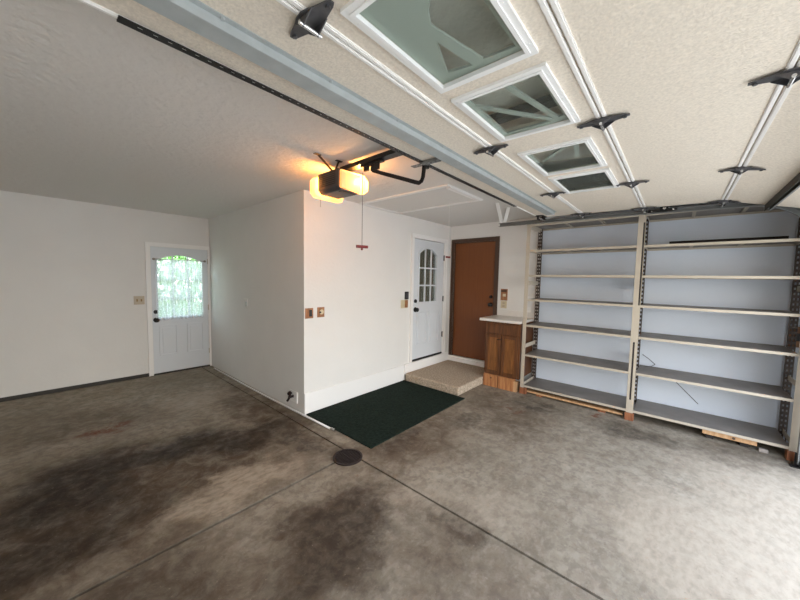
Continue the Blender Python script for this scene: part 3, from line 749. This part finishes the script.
bm = B(); box(bm, 1.735, 1.785, -.98, my0+.1, 2.518, 2.552); box(bm, 1.725, 1.795, -.98, my0+.1, 2.5135, 2.518); obj('rail', bm, 'black', op)
obj('header_bracket', obox(1.72, 1.80, YF+.001, -.98, 2.49, 2.565), 'black', op)
bm = B(); box(bm, 1.742, 1.778, 1.74, 1.98, 2.496, 2.5135); box(bm, 1.752, 1.768, 1.78, 1.87, 2.45, 2.496); box(bm, 1.750, 1.770, 1.90, 1.95, 2.462, 2.496); obj('trolley', bm, 'black', op, bev=.003)
bm = B()
path = [(1.862, 2.457), (1.72, 2.40), (1.55, 2.335), (1.43, 2.288), (1.395, 2.276), (1.372, 2.285), (1.36, 2.31), (1.355, 2.35), (1.352, 2.385)]
sweep(bm, path, [(1.762, -.014), (1.770, -.014), (1.770, .014), (1.762, .014)])
box(bm, 1.7701, 1.81, 1.342, 1.362, 2.372, 2.388)
obj('curved_arm', bm, 'black', op)
for p, q in (((1.50, 2.215, H), (1.70, 2.26, mz1-.01)), ((1.70, 2.20, H), (1.715, 2.30, mz1-.01))):
    bm = B(); p, q = Vector(p), Vector(q); n = 9
    e = Vector((0, .013, 0)); f = Vector((0, 0, 0)); d = (q-p)
    w = Vector((.004, 0, 0))
    v = [bm.verts.new(c+s*e+u*w) for c in (p, q) for s in (-1, 1) for u in (0, 1)]
    for fc in ((0, 1, 3, 2), (4, 6, 7, 5), (0, 4, 5, 1), (2, 3, 7, 6), (0, 2, 6, 4), (1, 5, 7, 3)): bm.faces.new([v[i] for i in fc])
    box(bm, p.x-.03, p.x+.03, p.y-.014, p.y+.014, H-.005, H-.001)
    obj('mounting_strap', bm, 'black', op)
bm = B(); box(bm, 1.70, 1.73, 2.22, 2.36, mz1, mz1+.014); obj('strap_bar', bm, 'black', op)
bm = B(); tube(bm, [(1.76, 1.968, 2.46), (1.76, 1.968, 1.878)], .003, 6); rc = obj('release_cord', bm, 'cord', op)
bm = B(); cyl(bm, (1.715, 1.985, 1.868), (1.808, 1.952, 1.868), .012); ball(bm, (1.76, 1.968, 1.848), .010); obj('handle', bm, 'red', rc, smooth=False)
bm = B(); tube(bm, [(1.70, 2.46, 2.33), (1.70, 2.46, 2.24)], .002, 6); obj('pull_chain', bm, 'cord', op)

# ------------------------------------------------------------------ attic hatch
ah = thing('attic_hatch', 'white attic hatch panel with trim in the ceiling', 'attic hatch', (3.18, 2.5, H))
bm = B(); box(bm, 2.84, 3.52, 1.88, 3.14, H-.006, H); obj('panel', bm, 'ceiling', ah)
for nm, a in (('trim_strip', (2.79, 2.84, 1.83, 3.19, H-.016, H)), ('trim_strip', (3.52, 3.57, 1.83, 3.19, H-.016, H)), ('trim_strip', (2.84, 3.52, 1.83, 1.88, H-.03, H)), ('trim_strip', (2.84, 3.52, 3.14, 3.19, H-.0159, H))):
    obj(nm, obox(*a), 'trim', ah)
bm = B(); tube(bm, [(3.47, 2.24, H-.006), (3.47, 2.24, 1.905)], .0022, 6); pc = obj('pull_cord', bm, 'trim', ah)
bm = B(); cyl(bm, (3.43, 2.24, 1.90), (3.51, 2.24, 1.90), .012); obj('handle', bm, 'red', pc)

# ------------------------------------------------------------------ outside
struct('driveway', obox(-14, 20, -26, YF, -.30, -.03), 'driveway', 'pale concrete driveway outside the garage', 'driveway')
struct('lawn', obox(-12, 14, YB+.12, 22, -.3, -.06), 'lawn', 'green lawn outside the exterior door', 'lawn')
gb = thing('garden_bush', 'leafy green bush outside the exterior door window', 'bush', (1.9, 10.2, -.06))
bm = B(); tube(bm, [(1.9, 10.2, -.06), (1.95, 10.2, .8), (1.9, 10.25, 2.0)], .07); obj('trunk', bm, 'bark', gb)
bm = B()
for i in range(5200):
    while True:
        p = Vector((random.uniform(-1, 1), random.uniform(-1, 1), random.uniform(-1, 1)))
        if .45 < p.length < 1: break
    c = Vector((1.9+p.x*2.1, 10.2+p.y*1.0, 1.55+p.z*1.6))
    a = Vector((random.gauss(0, 1), random.gauss(0, 1), random.gauss(0, 1))).normalized(); d = a.orthogonal().normalized(); s = random.uniform(.05, .11)
    bm.faces.new([bm.verts.new(c+a*s*u+d*s*.55*w) for u, w in ((-1, 0), (0, -1), (1, 0), (0, 1))])
o = obj('foliage', bm, 'leaf', gb); o['kind'] = 'stuff'

# ------------------------------------------------------------------ light
w = bpy.data.worlds.new('overcast_sky'); S.world = w; w.use_nodes = True
bg = w.node_tree.nodes['Background']; bg.inputs[1].default_value = 9.0
wn, wl = w.node_tree.nodes, w.node_tree.links           # blue overhead, duller and warmer towards the tree line
wt = wn.new('ShaderNodeTexCoord'); wx = wn.new('ShaderNodeSeparateXYZ'); wr = wn.new('ShaderNodeValToRGB')
wl.new(wt.outputs['Generated'], wx.inputs[0]); wl.new(wx.outputs['Z'], wr.inputs[0]); wl.new(wr.outputs[0], bg.inputs[0])
e = wr.color_ramp.elements; e[0].position = 0.; e[0].color = (.89, .88, .83, 1); e[1].position = .62; e[1].color = (.86, 1.04, 1.34, 1)
q = e.new(.16); q.color = (.99, .98, .935, 1); q = e.new(.38); q.color = (.92, 1.02, 1.15, 1)
pl = bpy.data.lights.new('doorway_portal', 'AREA'); pl.shape = 'RECTANGLE'; pl.size = OX1-OX0; pl.size_y = OZ
pl.cycles.is_portal = True
po = bpy.data.objects.new('doorway_portal', pl); COL.objects.link(po); po.location = ((OX0+OX1)/2, YF-.13, OZ/2); po.rotation_euler = (PI/2, 0, 0)

for i, p in enumerate(((1.86, 2.119, 2.44), (1.74, 2.455, 2.44))):
    bl = bpy.data.lights.new('opener_bulb', 'POINT'); bl.energy = 24; bl.color = (1, .55, .2); bl.shadow_soft_size = .012
    bo = bpy.data.objects.new('opener_bulb', bl); COL.objects.link(bo); bo.location = p
# ------------------------------------------------------------------ camera
f, yaw, pit, rol = 317.556, .851, -.066, .019
fwd = Vector((math.sin(yaw)*math.cos(pit), math.cos(yaw)*math.cos(pit), math.sin(pit)))
r0 = Vector((math.cos(yaw), -math.sin(yaw), 0)); u0 = r0.cross(fwd)
r = r0*math.cos(rol)+u0*math.sin(rol); u = -r0*math.sin(rol)+u0*math.cos(rol)
cam = bpy.data.cameras.new('camera'); cam.sensor_width = 36; cam.lens = f/800*36; cam.clip_start = .02
co = bpy.data.objects.new('camera', cam); COL.objects.link(co)
mw = Matrix((r, u, -fwd)).transposed().to_4x4(); mw.translation = (0, 0, 1.61); co.matrix_world = mw
S.camera = co
S.view_settings.view_transform = 'Standard'; S.view_settings.look = 'None'; S.view_settings.gamma = 1
S.view_settings.exposure = -0.43; S.view_settings.use_curve_mapping = False
S.cycles.use_denoising = True
S.cycles.max_bounces = 14; S.cycles.diffuse_bounces = 10; S.cycles.transparent_max_bounces = 12
S.cycles.sample_clamp_indirect = 12
